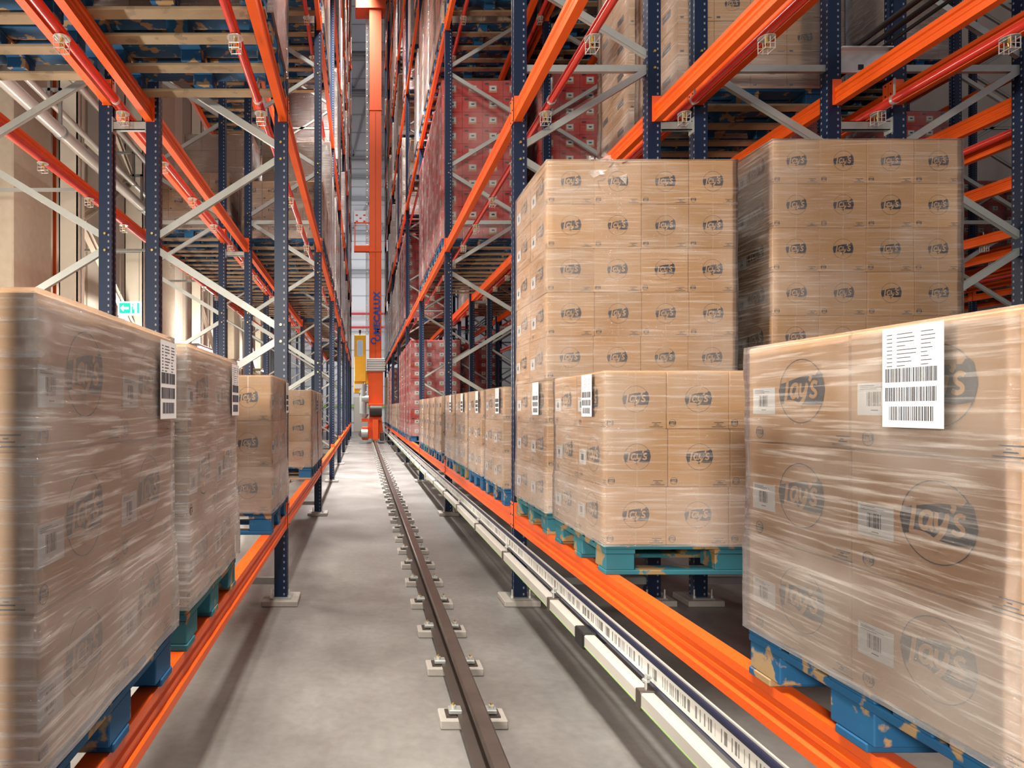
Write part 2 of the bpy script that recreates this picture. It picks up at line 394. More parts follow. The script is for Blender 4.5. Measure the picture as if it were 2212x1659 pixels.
for i, (y0, y1) in enumerate(((10.35, 13.2), (18.6, 21.4), (26.5, 29.5))):
    o = thing('column_bracing', 'cream diagonal bracing between the %s pair of wall columns' % ORD[i], 'bracing', (-4.72 if i == 0 else -4.85, y0, 0), 'cream wall bracing')
    for k in range(4):
        z0 = 1.7+3.0*k
        MB().bar((0, 0.22, z0), (0, y1-y0-0.22, z0+1.5), 0.14, 0.1, 'column_cream', (1, 0, 0)).obj('diagonal', o)
        MB().bar((0, y1-y0-0.22, z0+1.5), (0, 0.22, z0+3.0), 0.14, 0.1, 'column_cream', (1, 0, 0)).obj('diagonal', o)
        MB().bar((0, 0.22, z0+1.42), (0, y1-y0-0.22, z0+1.42), 0.1, 0.08, 'column_cream', (1, 0, 0)).obj('strut', o)
# pipes along the left wall
for i, (x, z, r, lab) in enumerate(((-4.15, 5.32, 0.085, 'thick shiny silver pipe running along the left wall, lowest of the pipes'),
                                    (-4.30, 5.75, 0.045, 'thin silver pipe just above the thick silver pipe'),
                                    (-4.02, 6.1, 0.055, 'medium silver pipe, highest of the left wall pipes'))):
    o = thing('wall_pipe', lab, 'pipe', (x, 0, z), 'silver pipes on the left wall')
    MB().tube((0, 2.0, 0), (0, 41, 0), r, 'duct', 16).obj('pipe_run', o)
    for y in (5.5, 8.7, 11.9, 15.1, 18.3, 24, 30):
        q = MB(); q.tube((0, y-0.03, 0), (0, y+0.03, 0), r+0.012, 'galv', 16); q.box(-0.02, 0.02, y-0.02, y+0.02, r, 0.6, 'galv'); q.box(-0.3, 0.02, y-0.02, y+0.02, 0.56, 0.6, 'galv')
        q.obj('pipe_hanger', o)
o = thing('cable_tray', 'white slotted cable tray with black cable running along the left wall', 'tray', (-3.75, 0, 4.45))
q = MB(); q.box(-0.09, 0.09, 2, 14.5, 0, 0.008, 'galv_bright'); q.box(-0.09, -0.082, 2, 14.5, 0, 0.06, 'galv_bright'); q.box(0.082, 0.09, 2, 14.5, 0, 0.06, 'galv_bright'); q.obj('tray', o)
MB().tube((0.03, 2, 0.03), (0.03, 14.5, 0.03), 0.02, 'cable_black', 8).obj('cable', o)
q = MB()
for y in (5.2, 8.4, 11.6, 14.4): q.box(-1.41, 0.1, y, y+0.04, -0.04, 0, 'galv')
q.obj('bracket', o)
for i, (y, z1) in enumerate(((10.49, 9), (16.8, 9), (25.5, 9))):
    o = thing('conduit', 'thin orange conduit running down the left wall, %s from the camera' % ('nearest', 'second', 'third')[i], 'conduit', (-5.1, y, 0), 'orange conduits')
    MB().tube((0, 0, 2.4), (0, 0, z1), 0.03, 'orange', 8).obj('tube', o)
    MB().box(-0.06, 0.04, -0.06, 0.06, 2.25, 2.42, 'galv').obj('end_box', o)
# exit sign
o = thing('exit_sign', 'green and white emergency exit sign with arrow and running figure', 'sign', (-4.42, 12.0, 3.30))
MB().box(-0.22, 0.22, 0, 0.05, -0.005, 0.255, 'sign_white', 0.004).obj('panel', o)
q = MB(); q.box(-0.19, 0.02, -0.004, 0, 0.03, 0.225, 'sign_green'); q.obj('arrow_field', o)
q = MB(); q.box(-0.12, -0.01, -0.008, -0.004, 0.105, 0.15, 'sign_white'); q.add([(-0.17, -0.008, 0.1275), (-0.105, -0.008, 0.065), (-0.105, -0.008, 0.19)], [(0, 1, 2)], 'sign_white'); q.obj('arrow', o)
q = MB(); q.box(0.15, 0.19, -0.004, 0, 0.03, 0.225, 'sign_green'); q.box(0.05, 0.075, -0.004, 0, 0.1, 0.16, 'sign_green'); q.box(0.05, 0.10, -0.004, 0, 0.03, 0.10, 'sign_green'); q.box(0.055, 0.08, -0.004, 0, 0.175, 0.205, 'sign_green'); q.obj('running_figure', o)
MB().box(-0.21, -0.12, 0.01, 0.03, -0.30, -0.02, 'white_paper').obj('lower_plate', o)
q = MB()
for x in (-0.18, 0.18): q.tube((x, 0.025, 0.25), (x, 0.025, 1.2), 0.006, 'galv', 6)
q.box(-0.6, 0.2, 0.01, 0.04, 1.18, 1.22, 'galv'); q.obj('hanger', o)
# lit wall lamps
for i, (y, z) in enumerate(LAMPS):
    o = thing('wall_lamp', 'white linear wall lamp, %s along the left wall' % ORD[i], 'lamp', (-4.32, y, z), 'linear lamps on the left wall')
    MB().box(-0.9, 0.0, -0.68, 0.68, 0.02, 0.05, 'galv').obj('arm', o)
    MB().box(-0.06, 0.06, -0.68, 0.68, -0.03, 0.02, 'white_paper').obj('housing', o)
    MB().box(-0.045, 0.045, -0.65, 0.65, -0.05, -0.03, 'lamp_glow').obj('diffuser', o)

# far wall fittings
for i, (z, m, lab) in enumerate(((6.9, 'red_stripe', 'lower red pipe across the white far wall'), (7.8, 'red_stripe', 'upper red pipe across the white far wall'))):
    o = thing('wall_pipe', lab, 'pipe', (0, 41.8, z)); MB().tube((-4, 0, 0), (8, 0, 0), 0.07, m, 8).obj('pipe_run', o)
    q = MB(); [q.box(x, x+0.06, 0, 0.15, -0.03, 0.1, 'galv') for x in (-3, 0, 3, 6)]; q.obj('pipe_clip', o)
for i, z in enumerate((10.6, 13.2, 15.4, 16.8, 18.0, 22.5, 25.0)):
    o = thing('wall_girt', 'pale steel girt across the far wall, %s from the bottom' % ORD[i], 'beam', (0, 41.86, z), 'far wall girts')
    q = MB(); q.box(-5, 10, 0, 0.02, -0.12, 0.12, 'end_steel'); q.box(-5, 10, -0.12, 0.02, 0.1, 0.12, 'end_steel'); q.box(-5, 10, -0.12, 0.02, -0.12, -0.1, 'end_steel'); q.obj('web', o)
    q = MB(); [q.box(x, x+0.3, 0.02, 0.105, -0.1, 0.1, 'end_steel') for x in (-4.5, 0, 4.5, 9)]; q.obj('end_bracket', o)
for i, (z0, z1) in enumerate(((13.45, 15.15), (18.25, 22.25), (22.75, 24.75))):
    o = thing('wall_brace', 'pale zigzag bracing on the far wall, %s tier from the bottom' % ORD[i], 'bracing', (0, 41.84, 0), 'far wall bracing')
    for k in range(4):
        x = -2.6+2.0*k
        MB().bar((x, 0.05, z0), (x+1, 0.05, z1), 0.10, 0.06, 'end_steel').obj('diagonal', o)
        MB().bar((x+1, 0.05, z1), (x+2, 0.05, z0), 0.10, 0.06, 'end_steel').obj('diagonal', o)
mb = MB(); mb.box(-0.55, 0.35, 41.88, 41.97, 0, 2.3, 'panel_cream', 0.01); struct('door_1', mb)
mb = MB(); mb.box(-4.5, 3.5, 41.9, 41.97, 1.6, 1.75, 'green_line'); struct('trim_1', mb)
o = thing('wall_sign', 'small framed red diagram sign on the far wall', 'sign', (-0.1, 41.66, 14.1)); MB().box(-0.45, 0.45, 0, 0.03, -0.45, 0.45, 'white_paper').obj('board', o)
q = MB(); [q.box(-0.35+0.25*i, -0.2+0.25*i, -0.01, 0, -0.3+0.2*j, -0.2+0.2*j, 'red_stripe') for i in range(3) for j in range(3) if (i+j) % 2 == 0]; q.obj('red_marks', o)
MB().box(-0.4, 0.4, 0.03, 0.30, -0.02, 0.02, 'end_steel').obj('bracket', o)

# ------------------------------------------------------------------ upright frames
UPROF = [(-0.05, -0.045), (0.05, -0.045), (0.05, -0.018), (0.036, -0.010), (0.036, 0.010), (0.05, 0.018), (0.05, 0.045), (-0.05, 0.045)]
_up = {}
def upright_mesh(h, side):
    k = (round(h, 2), side)
    if k not in _up:
        q = MB(); pl = [(x*side, y) for x, y in UPROF]
        n = len(pl); vs = [(x, y, 0) for x, y in pl]+[(x, y, h) for x, y in pl]
        fs = [(i, (i+1) % n, n+(i+1) % n, n+i) for i in range(n)]
        if side < 0: fs = [f[::-1] for f in fs]
        q.add(vs, fs, 'navy'); q.add(vs, [tuple(range(n, 2*n)) if side > 0 else tuple(range(n, 2*n))[::-1]], 'navy')
        _up[k] = q.mesh('upright')
    return _up[k]
q = MB(); q.box(-0.14, 0.14, -0.13, 0.13, 0, 0.045, 'grout', 0.006); PAD = q.mesh('grout_pad')
q = MB(); q.box(-0.085, 0.085, -0.085, 0.085, 0.045, 0.053, 'galv')
for dx in (-0.068, 0.068):
    q.tube((dx, -0.07, 0.05), (dx, -0.07, 0.12), 0.007, 'galv_bright', 6); q.tube((dx, -0.07, 0.053), (dx, -0.07, 0.07), 0.013, 'galv_bright', 6)
PLATE = q.mesh('foot_plate')
q = MB(); q.tube((0, 0, 0), (0, -0.012, 0), 0.010, 'brass', 6); BOLT = q.mesh('bolt')
_br = {}
def frame(row, k):
    xa, xb, dz, ph, words = ROWS[row]
    y = UY(k); sgn = 1 if xb > xa else -1; depth = abs(xb-xa)
    h = min(24.2, max(5.2, zvis(y)+1.2+0.3*(k)))
    where = 'nearest' if (k == 0 or (k == 1 and row not in ('L1', 'R1'))) else ORD[k]
    o = thing('upright_frame', 'navy perforated rack frame with grey bracing, upright line %d away, %s' % (k, words), 'rack frame', (xa, y, 0), 'upright frames of the %s' % words)
    o['label'] = 'navy upright frame, %s, %s from the camera' % (words, 'nearest' if k == 0 else ORD[k])
    for x, s in ((0, -sgn), (sgn*depth, sgn)):
        place('upright', upright_mesh(h, s), o, (x, 0, 0.05))
        place('grout_pad', PAD, o, (x, 0, 0)); place('foot_plate', PLATE, o, (x, 0, 0))
    za = 2.11 if ph == 0 else 1.40          # node heights on the aisle-side post
    g = 0.055
    segs = []
    a, b = za, za+0.71 if True else 0
    z = za - 1.42*2
    while z < h:
        segs.append(((0, z+g), (depth, z+0.71-g))); segs.append(((depth, z+0.71+g), (0, z+1.42-g))); z += 1.42
    segs = [s_ for s_ in segs if min(s_[0][1], s_[1][1]) > 0.2 and max(s_[0][1], s_[1][1]) < h]
    hz = [0.17, 4.19]+[4.19+3.165*i for i in range(1, 7)]
    for z in hz:
        if z < h-0.2: segs.append(((0.0, z), (depth, z)))
    if y < 12:
        for (p, r) in segs:
            key = (round(depth, 3), sgn, round(r[1]-p[1], 3), p[0] > r[0])
            if key not in _br:
                t = MB(); i0 = 0.03 if p[0] < r[0] else -0.03
                t.bar((sgn*(p[0]+i0), 0, 0), (sgn*(r[0]-i0), 0, r[1]-p[1]), 0.052, 0.034, 'galv'); _br[key] = t.mesh('brace')
            place('brace', _br[key], o, (0, 0, p[1]))
        for zz in [za+1.42*i for i in range(-1, 4)]:
            for d_ in (-g-0.01, g+0.01):
                if 0.3 < zz+d_ < h: place('bolt', BOLT, o, (0, -0.045, zz+d_))
                if 0.3 < zz+0.71+d_ < h: place('bolt', BOLT, o, (sgn*depth, -0.045, zz+0.71+d_))
    else:
        t = MB()
        for (p, r) in segs:
            i0 = 0.03 if p[0] < r[0] else -0.03
            t.bar((sgn*(p[0]+i0), 0, p[1]), (sgn*(r[0]-i0), 0, r[1]), 0.05, 0.034, 'galv')
        t.obj('bracing', o)
for k in range(0, 9):
    frame('L1', k); frame('R1', k)
for k in range(1, 8): frame('L2', k); frame('R2', k)
for k in range(1, 7): frame('R3', k)
for k in range(2, 7): frame('R4', k)
for k in range(2, 6): frame('R5', k); frame('R6', k)
for k in range(3, 7): frame('R7', k); frame('R8', k)

# ------------------------------------------------------------------ beams
def beam_mesh():
    y0, y1 = 0.047, BAY-0.047
    P = [(-0.028, -0.13), (0.028, -0.13), (0.028, -0.100), (0.017, -0.092), (0.017, -0.078), (0.023, -0.072), (0.023, -0.058), (0.017, -0.052), (0.017, -0.038), (0.028, -0.030), (0.028, 0), (-0.028, 0),
         (-0.028, -0.030), (-0.017, -0.038), (-0.017, -0.052), (-0.023, -0.058), (-0.023, -0.072), (-0.017, -0.078), (-0.017, -0.092), (-0.028, -0.100)]
    q = MB(); q.extrude(P, y0, y1, 'orange'); return q.mesh('beam_profile')
def conn_mesh(side):
    q = MB()
    for yy, s in ((0.047, 1), (BAY-0.047, -1)):
        q.box(side*0.052, side*0.056, yy-s*0.045, yy+s*0.006, -0.13, 0.07, 'orange_plate')
        q.box(-side*0.02, side*0.056, yy, yy+s*0.006, -0.13, 0.07, 'orange_plate')
        for zz in (-0.11, -0.03, 0.05): q.tube((side*0.056, yy-s*0.022, zz), (side*0.060, yy-s*0.022, zz), 0.006, 'black', 6)
    return q.mesh('end_connector')
BEAM = beam_mesh(); CONN = {1: conn_mesh(1), -1: conn_mesh(-1)}
beams = []
def want(row, bay):
    n = {'L1': (0, 7), 'R1': (0, 7), 'L2': (0, 6), 'R2': (0, 6), 'R3': (0, 5), 'R4': (1, 5), 'R5': (1, 5), 'R6': (1, 5), 'R7': (2, 5), 'R8': (2, 5)}[row]
    return n[0] <= bay <= n[1]
for row in ROWS:
    for bay in range(8):
        if not want(row, bay): continue
        for lv in range(0, 8):
            z = ztop(row, lv)
            if z-0.13 > zvis(UY(bay+1)): break
            if row not in ('L1', 'R1') and lv > (2 if row in ('L2', 'R2') else 1 if row in ('R3', 'R4', 'R7', 'R8') else 2): break
            if row in ('L2', 'R2') and bay > 4 or row in ('R3', 'R5', 'R6') and bay > 4: continue
            if lv == 0 and row in ('R4', 'R5', 'R6', 'R7', 'R8'): continue
            for post in (0, 1):
                beams.append((UY(bay+1)*(1 if row in ('L1', 'R1') else 1.35), row, bay, lv, post, z))
beams.sort()
def far_stuff(name, label, cat, items):
    """items: list of (mesh, location)"""
    q = MB()
    for me, loc in items:
        vs = [(v.co.x+loc[0], v.co.y+loc[1], v.co.z+loc[2]) for v in me.vertices]
        for p in me.polygons:
            pass
        base = len(q.v); q.v += vs
        mi = [q.mat(m_.name) for m_ in me.materials]
        for p in me.polygons:
            q.f.append(tuple(i+base for i in p.vertices)); q.mi.append(mi[p.material_index]); q.sm.append(p.use_smooth)
    if not q.v: return
    o = q.obj(name); o['kind'] = 'stuff'; o['label'] = label; o['category'] = cat
rest = []
for i, (d, row, bay, lv, post, z) in enumerate(beams):
    xa, xb = ROWS[row][:2]; sg = 1 if xb > xa else -1
    x = xb if post else xa; side = (sg if post else -sg)
    loc = (x+side*0.022, UY(bay), z)
    if i < 300:
        o = thing('rack_beam', 'orange beam on the %s, %s bay, %s, %s' % (ROWS[row][4], ORD[bay], LEV[lv], 'far face' if post else 'aisle face'), 'rack beam', loc, 'orange beams of the %s' % ROWS[row][4])
        place('beam_profile', BEAM, o); c = place('end_connector', CONN[side], o, (-side*0.022+side*0.0, 0, 0))
    else: rest.append((BEAM, loc))
far_stuff('rack_beam', 'distant orange rack beams at the far end of the racking', 'rack beam', rest)

# ------------------------------------------------------------------ pallets (1200 across X, 800 along Y)
def pallet_parts(style):
    blue = 'pallet_teal' if style == 1 else 'pallet_blue'
    
    P = []
    for y, w in ((0.0, 0.145), (0.18, 0.1), (0.327, 0.145), (0.52, 0.1), (0.655, 0.145)):
        P.append(('deck_board', (0, 1.2, y, y+w, 0.122, 0.144), blue))
    for x in (0, 0.5275, 1.055): P.append(('cross_board', (x, x+0.145, 0.0, 0.8, 0.100, 0.122), blue))
    for x in (0, 0.5275, 1.055):
        for y in (0, 0.3275, 0.655):
            w = 0.145
            P.append(('block', (x+0.003, x+w-0.003, y+0.004, y+w-0.004, 0.022, 0.100), blue))
    for y, w in ((0, 0.1), (0.35, 0.1), (0.70, 0.1)): P.append(('runner', (0, 1.2, y, y+w, 0.0, 0.022), 'pallet_wood' if style in (2,) else blue))
    return P
_pm = {}
def pmesh(kind, b, m):
    k = (kind, tuple(round(b[i+1]-b[i], 3) for i in (0, 2, 4)), m)
    if k not in _pm:
        q = MB(); q.box(0, b[1]-b[0], 0, b[3]-b[2], 0, b[5]-b[4], m, 0.003); _pm[k] = q.mesh(kind)
    return _pm[k]
_pj = {}
def pallet_joined(style):
    if style not in _pj:
        q = MB()
        for kind, b, m in pallet_parts(style): q.box(*b, m)
        _pj[style] = q.mesh('wooden_pallet')
    return _pj[style]

# ------------------------------------------------------------------ prints and labels
def logo(q, R, z0=0.0, x0=0.0):
    y = -0.0010
    n = 40; t = 0.0022*R/0.08
    vs = []
    for i in range(n):
        a = 2*PI*i/n
        for r in (R-t, R): vs.append((x0+r*math.cos(a), y, z0+r*math.sin(a)))
    q.add(vs, [(2*i, 2*i+1, (2*i+3) % (2*n), (2*i+2) % (2*n)) for i in range(n)], 'ink')
    # slanted banner clipped by the ring
    N = 22; top = []; bot = []
    for i in range(N+1):
        u = -1.0+2.0*i/N; x = u*R*1.02
        c = R*math.sqrt(max(0.0, 1.0404-u*u*1.0404))
        ft = 0.40*R+0.10*x+0.10*R*math.sin(u*3.0+1.2)*0.5+(0.12*R if u > 0.7 else 0)
        fb = -0.40*R+0.03*x-0.06*R*math.sin(u*3.0)
        top.append((x, max(min(ft, c+0.06*R), -c*0.2))); bot.append((x, min(max(fb, -c-0.02*R), c*0.2)))
    vs = [(x0+x, y-0.0003, z0+z) for x, z in bot]+[(x0+x, y-0.0003, z0+z) for x, z in top]
    q.add(vs, [(i, i+1, N+2+i, N+1+i) for i in range(N)], 'ink')
    tv, tf = LAYS
    s = R*0.98
    q.add([(x0+a*s, y-0.0007, z0+b*s) for a, b, c in tv], tf, 'card')
def stroke(q, pts, w, m, y, x0, z0, s):
    n = len(pts); vs = []
    for i, (a, b) in enumerate(pts):
        p = Vector((a, b)); d = (Vector(pts[min(n-1, i+1)])-Vector(pts[max(0, i-1)])).normalized()
        nn = Vector((-d.y, d.x))*w/2*(0.65 if i in (0, n-1) else 1)
        for c in (p+nn, p-nn): vs.append((x0+c.x*s, y, z0+c.y*s))
    q.add(vs, [(2*i, 2*i+1, 2*i+3, 2*i+2) for i in range(n-1)], m)
def smooth(pts, it=2):
    for _ in range(it):
        o = [pts[0]]
        for a, b in zip(pts, pts[1:]): o += [(a[0]*.75+b[0]*.25, a[1]*.75+b[1]*.25), (a[0]*.25+b[0]*.75, a[1]*.25+b[1]*.75)]
        pts = o+[pts[-1]]
    return pts
# hand-lettered "Lay's" in units of the ring radius
GLYPHS = [
    smooth([(-0.66, 0.42), (-0.60, 0.40), (-0.70, -0.24), (-0.74, -0.34), (-0.55, -0.33), (-0.30, -0.34), (-0.02, -0.46), (0.04, -0.60), (-0.06, -0.66), (-0.12, -0.52), (0.02, -0.38), (0.20, -0.20), (0.26, 0.02), (0.30, 0.22)]),
    smooth([(-0.10, 0.16), (-0.22, 0.24), (-0.40, 0.16), (-0.46, -0.04), (-0.40, -0.20), (-0.26, -0.18), (-0.16, 0.00), (-0.12, 0.18), (-0.17, -0.14), (-0.08, -0.20)]),
    smooth([(0.02, 0.24), (-0.02, 0.00), (0.02, -0.14), (0.14, -0.12), (0.26, 0.06), (0.30, 0.24)]),
    smooth([(0.42, 0.50), (0.50, 0.42), (0.40, 0.30)]),
    smooth([(0.76, 0.22), (0.62, 0.28), (0.50, 0.18), (0.54, 0.06), (0.70, -0.02), (0.70, -0.14), (0.56, -0.20), (0.42, -0.12)]),
]
tmpq = MB()
for gi, g_ in enumerate(GLYPHS): stroke(tmpq, g_, 0.115 if gi else 0.13, 'card', 0.0, 0, 0, 1.0)
LAYS = ([(v[0]*0.98, v[2]*1.02, 0) for v in tmpq.v], list(tmpq.f))
def print_mesh(w, h, R):
    q = MB(); logo(q, R, 0.02*h, 0.0)
    y = -0.0010
    # small corner mark (mini logo) low left, handling lines low right
    bx, bz = -w/2+0.026, -h/2+0.030; s = 0.016
    n = 14; vs = []
    for i in range(n):
        a = 2*PI*i/n
        for r in (s*1.0, s*1.1): vs.append((bx+r*math.cos(a), y, bz+r*math.sin(a)))
    q.add(vs, [(2*i, 2*i+1, (2*i+3) % (2*n), (2*i+2) % (2*n)) for i in range(n)], 'ink')
    q.box(bx-s, bx+s, y-0.0004, y, bz-s*0.4, bz+s*0.5, 'ink')
    tv, tf = LAYS; q.add([(bx+a*s*0.95, y-0.0008, bz+b*s*0.95) for a, b, c in tv], tf, 'card')
    cx = w/2-0.055
    for (a, b, c) in ((-0.018, 0.028, 0.030), (-0.004, 0.006, 0.024), (-0.010, 0.018, 0.018), (-0.030, 0.036, 0.010)):
        q.box(cx+a, cx+b, y-0.0003, y, -h/2+c, -h/2+c+0.0028, 'ink')
    return q.mesh('printed_logo')
PR_FRONT = print_mesh(0.30, 0.28, 0.064); PR_SIDE = print_mesh(0.40, 0.28, 0.086)
def sticker_mesh(w, h, seed, big=False):
    r = random.Random(seed); q = MB(); q.box(-w/2, w/2, -0.0008, 0, -h/2, h/2, 'white_paper'); y = -0.0012
    def bars(x0, x1, z0, z1):
        x = x0
        while x < x1:
            b = r.choice((0.0010, 0.0016, 0.0028)); 
            if x+b < x1: q.box(x, x+b, y, -0.0008, z0, z1, 'ink')
            x += b+r.choice((0.0012, 0.002, 0.003))
    if big:
        for i in range(9):
            z = h/2-0.014-0.0085*i; a = -w/2+0.012
            for (s, l) in ((0, 0.014), (0.026, r.uniform(0.02, 0.05)), (0.085, r.uniform(0.012, 0.034))):
                q.box(a+s, a+s+l, y, -0.0008, z-0.0016, z, 'ink' if (i % 2 or s) else 'ink')
        for j in range(3): bars(-w/2+0.008+(0.01 if j == 2 else 0), w/2-0.012-(0.01 if j == 2 else 0), h/2-0.118-0.041*j, h/2-0.088-0.041*j)
    else:
        bars(-w*0.22, w*0.20, -h*0.22, h*0.22)
        for i in range(3): q.box(-w*0.42, w*r.uniform(-.1, .3), y, -0.0008, h*(0.30+0.05*i), h*(0.315+0.05*i), 'ink')
        q.box(-w*0.1, w*0.1, y, -0.0008, -h*0.36, -h*0.33, 'ink')
    return q.mesh('barcode_label')
ST_SMALL = sticker_mesh(0.10, 0.075, 3); ST_BIG = sticker_mesh(0.148, 0.215, 5, True)
q = MB(); q.box(0, 0.298, 0, 0.398, 0, 0.278, 'card', 0.004)
q.box(0.147, 0.151, -0.0005, 0.0, 0.0, 0.278, 'tape'); CARTON = q.mesh('carton')
def film_mesh(w, d, h, thick, seed, res=0.05):
    """shell of stretch film round a stack, w along X, d along Y"""
    q = MB(); per = []
    nx = max(4, int(w/res)); ny = max(4, int(d/res))
    for i in range(nx): per.append((w*i/nx, 0, 0, -1))
    for i in range(ny): per.append((w, d*i/ny, 1, 0))
    for i in range(nx): per.append((w-w*i/nx, d, 0, 1))
    for i in range(ny): per.append((0, d-d*i/ny, -1, 0))
    nz = max(6, int(h/res)); vs = []; n = len(per)
    zs = [-0.006+(h+0.009)*j/nz for j in range(nz+1)]
    for z in zs:
        for (x, y, a, b) in per:
            e = 0.005+0.008*abs(noise.noise(Vector((x*3+seed, y*3, z*6))))
            if z < 0.25: e += 0.006
            cx = (1 if x > w-1e-6 else -1 if x < 1e-6 else 0); cy = (1 if y > d-1e-6 else -1 if y < 1e-6 else 0)
            vs.append((x+cx*e, y+cy*e, z))
    fs = [(j*n+i, j*n+(i+1) % n, (j+1)*n+(i+1) % n, (j+1)*n+i) for j in range(nz) for i in range(n)]
    q.add(vs, fs, thick, True)
    top = len(zs)-1; m_ = len(q.v); inn = []
    for (x, y, a, b) in per: inn.append((min(max(x, 0.14), w-0.14), min(max(y, 0.14), d-0.14), h+0.004))
    q.add([vs[top*n+i] for i in range(n)]+inn, [(i, (i+1) % n, n+(i+1) % n, n+i) for i in range(n)], thick, True)
    return q.mesh('stretch_film')
_film = {}
def film(h, thick, seed=0, res=0.05):
    k = (round(h, 2), thick, seed, res)
    if k not in _film: _film[k] = film_mesh(1.2, 0.8, h, thick, seed*3.7, res)
    return _film[k]

loads = []
def rowx(row):
    xa, xb = ROWS[row][:2]
    if row[0] == 'R': return {'R1': 1.17}.get(row, xa-0.04)
    return {'L1': -0.577-1.2, 'L2': xa+0.05-1.2}[row]
def add(row, bay, slot, lv, kind, style=None, dx=0.0, dy=0.0, lab=None, plab=None, h=None):
    loads.append(dict(row=row, bay=bay, slot=slot, lv=lv, kind=kind, style=style, x=rowx(row)+dx, y=UY(bay)+SL0+SLP*slot+dy, z=ztop(row, lv), lab=lab, plab=plab, h=h))
WN = {'L1': 'left aisle rack', 'L2': 'left wall-side rack'}
# lowest level, both sides of the aisle
add('R1', 0, 0, 0, 'low', 0, lab='wrapped stack of six printed cartons nearest on the right, large shipping label', plab='blue wooden pallet under the nearest right-hand wrapped stack')
add('R1', 0, 2, 0, 'low', 1, lab='wrapped three-layer carton stack in front of the tall stack on the right', plab='weathered teal pallet just before the tall stack on the right')
add('R1', 0, 3, 0, 'tall', 1, lab='tall eight-layer wrapped carton stack beside the aisle on the right', plab='teal pallet under the tall stack beside the aisle', dx=-0.0)
add('R2', 0, 3, 0, 'tall', 1, lab='tall wrapped carton stack standing behind and right of the aisle-side tall stack', plab='pallet under the farther-right tall carton stack', h=8)
add('L1', 0, 0, 0, 'low', 0, lab='hazily wrapped carton stack nearest on the left', plab='blue pallet with chipped blocks nearest on the left')
add('L1', 0, 1, 0, 'low', 1, lab='milky wrapped carton stack, second on the left', plab='teal pallet under the second stack on the left')
add('L1', 0, 3, 0, 'low', 0, lab='carton stack with clear front showing three printed logos, third on the left', plab='blue pallet under the third stack on the left')
for s in (2, 3): add('L1', 1, s, 0, 'low', (2, 0)[s-2])
for b in (1, 2):
    for s in range(4): add('R1', b, s, 0, 'low', (0, 0, 1, 0)[s])
add('R1', 3, 2, 0, 'red', 0); add('R1', 3, 3, 0, 'red', 0)
for s in range(4): add('R1', 4, s, 0, 'red' if s < 3 else 'low', 0)
for s in range(4): add('R1', 5, s, 0, 'low', 0)
for b in (6, 7):
    for s in range(4): add('R1', b, s, 0, rnd.choice(('low', 'red', 'brown')), 0)
for s in (0, 1, 2, 3): add('R2', 4, s, 0, 'red', 0)
# upper levels
for s in (2, 3): add('L1', 0, s, 1, 'pink', 0, h=8)
for s in (2, 3): add('L2', 0, s, 1, 'pink', 2, h=5)
add('L1', 2, 0, 1, 'low', 0); add('L1', 2, 1, 1, 'low', 2)
for s in (2, 3): add('L1', 2, s, 1, 'pink', 0)
for s in (0, 1, 2, 3): add('L2', 2, s, 1, 'low' if s < 2 else 'pink', 2)
add('L1', 1, 3, 2, 'pink', 0)
for s in range(4): add('L2', 3, s, 1, 'pink', 0); add('L2', 2, s, 2, 'pink', 2)
for s in range(4):
    add('R1', 2, s, 1, 'red', 0)
    add('R1', 2, s, 2, 'brown', 2)
for s in (2, 3): add('R1', 1, s, 2, 'brown', 2)
for s in (0, 1): add('R2', 1, s, 1, 'brown', 0)
for s in range(4): add('R2', 2, s, 1, 'red', 0)
for s in (2, 3): add('R2', 1, s, 2, 'brown', 0)
for s in range(4): add('R2', 2, s, 2, 'brown', 0); add('R2', 3, s, 1, 'pink', 0)
for s in (0, 1): add('R4', 2, s, 1, 'red', 0)
for s in (1, 2): add('R5', 2, s, 1, 'red', 0); add('R5', 2, s, 2, 'pink', 0)
for row_, b_, lv_ in (('R6', 3, 1), ('R7', 3, 1), ('R7', 4, 1), ('R8', 3, 1), ('R8', 4, 1), ('R6', 4, 1), ('R5', 4, 1), ('R4', 4, 1), ('R4', 3, 1), ('R8', 2, 1), ('R8', 5, 1), ('R5', 3, 2)):
    for s in range(4):
        if rnd.random() < 0.8: add(row_, b_, s, lv_, rnd.choice(('red', 'brown', 'pink')), 0)
for row in ('L1', 'R1'):
    for b in range(2, 8):
        for lv in range(1, 8):
            if ztop(row, lv) > zvis(UY(b+1)): break
            if (b == 2 and (lv <= 1 or (row == 'R1' and lv == 2))) or (b == 3 and lv == 1 and row == 'R1'): continue
            for s in range(4):
                if rnd.random() < (0.12 if b < 3 or lv < 2 else 0.45): continue
                add(row, b, s, lv, rnd.choice(('pink', 'pink', 'brown', 'brown', 'red' if row == 'R1' and b < 5 else 'pink', 'low')), 0)

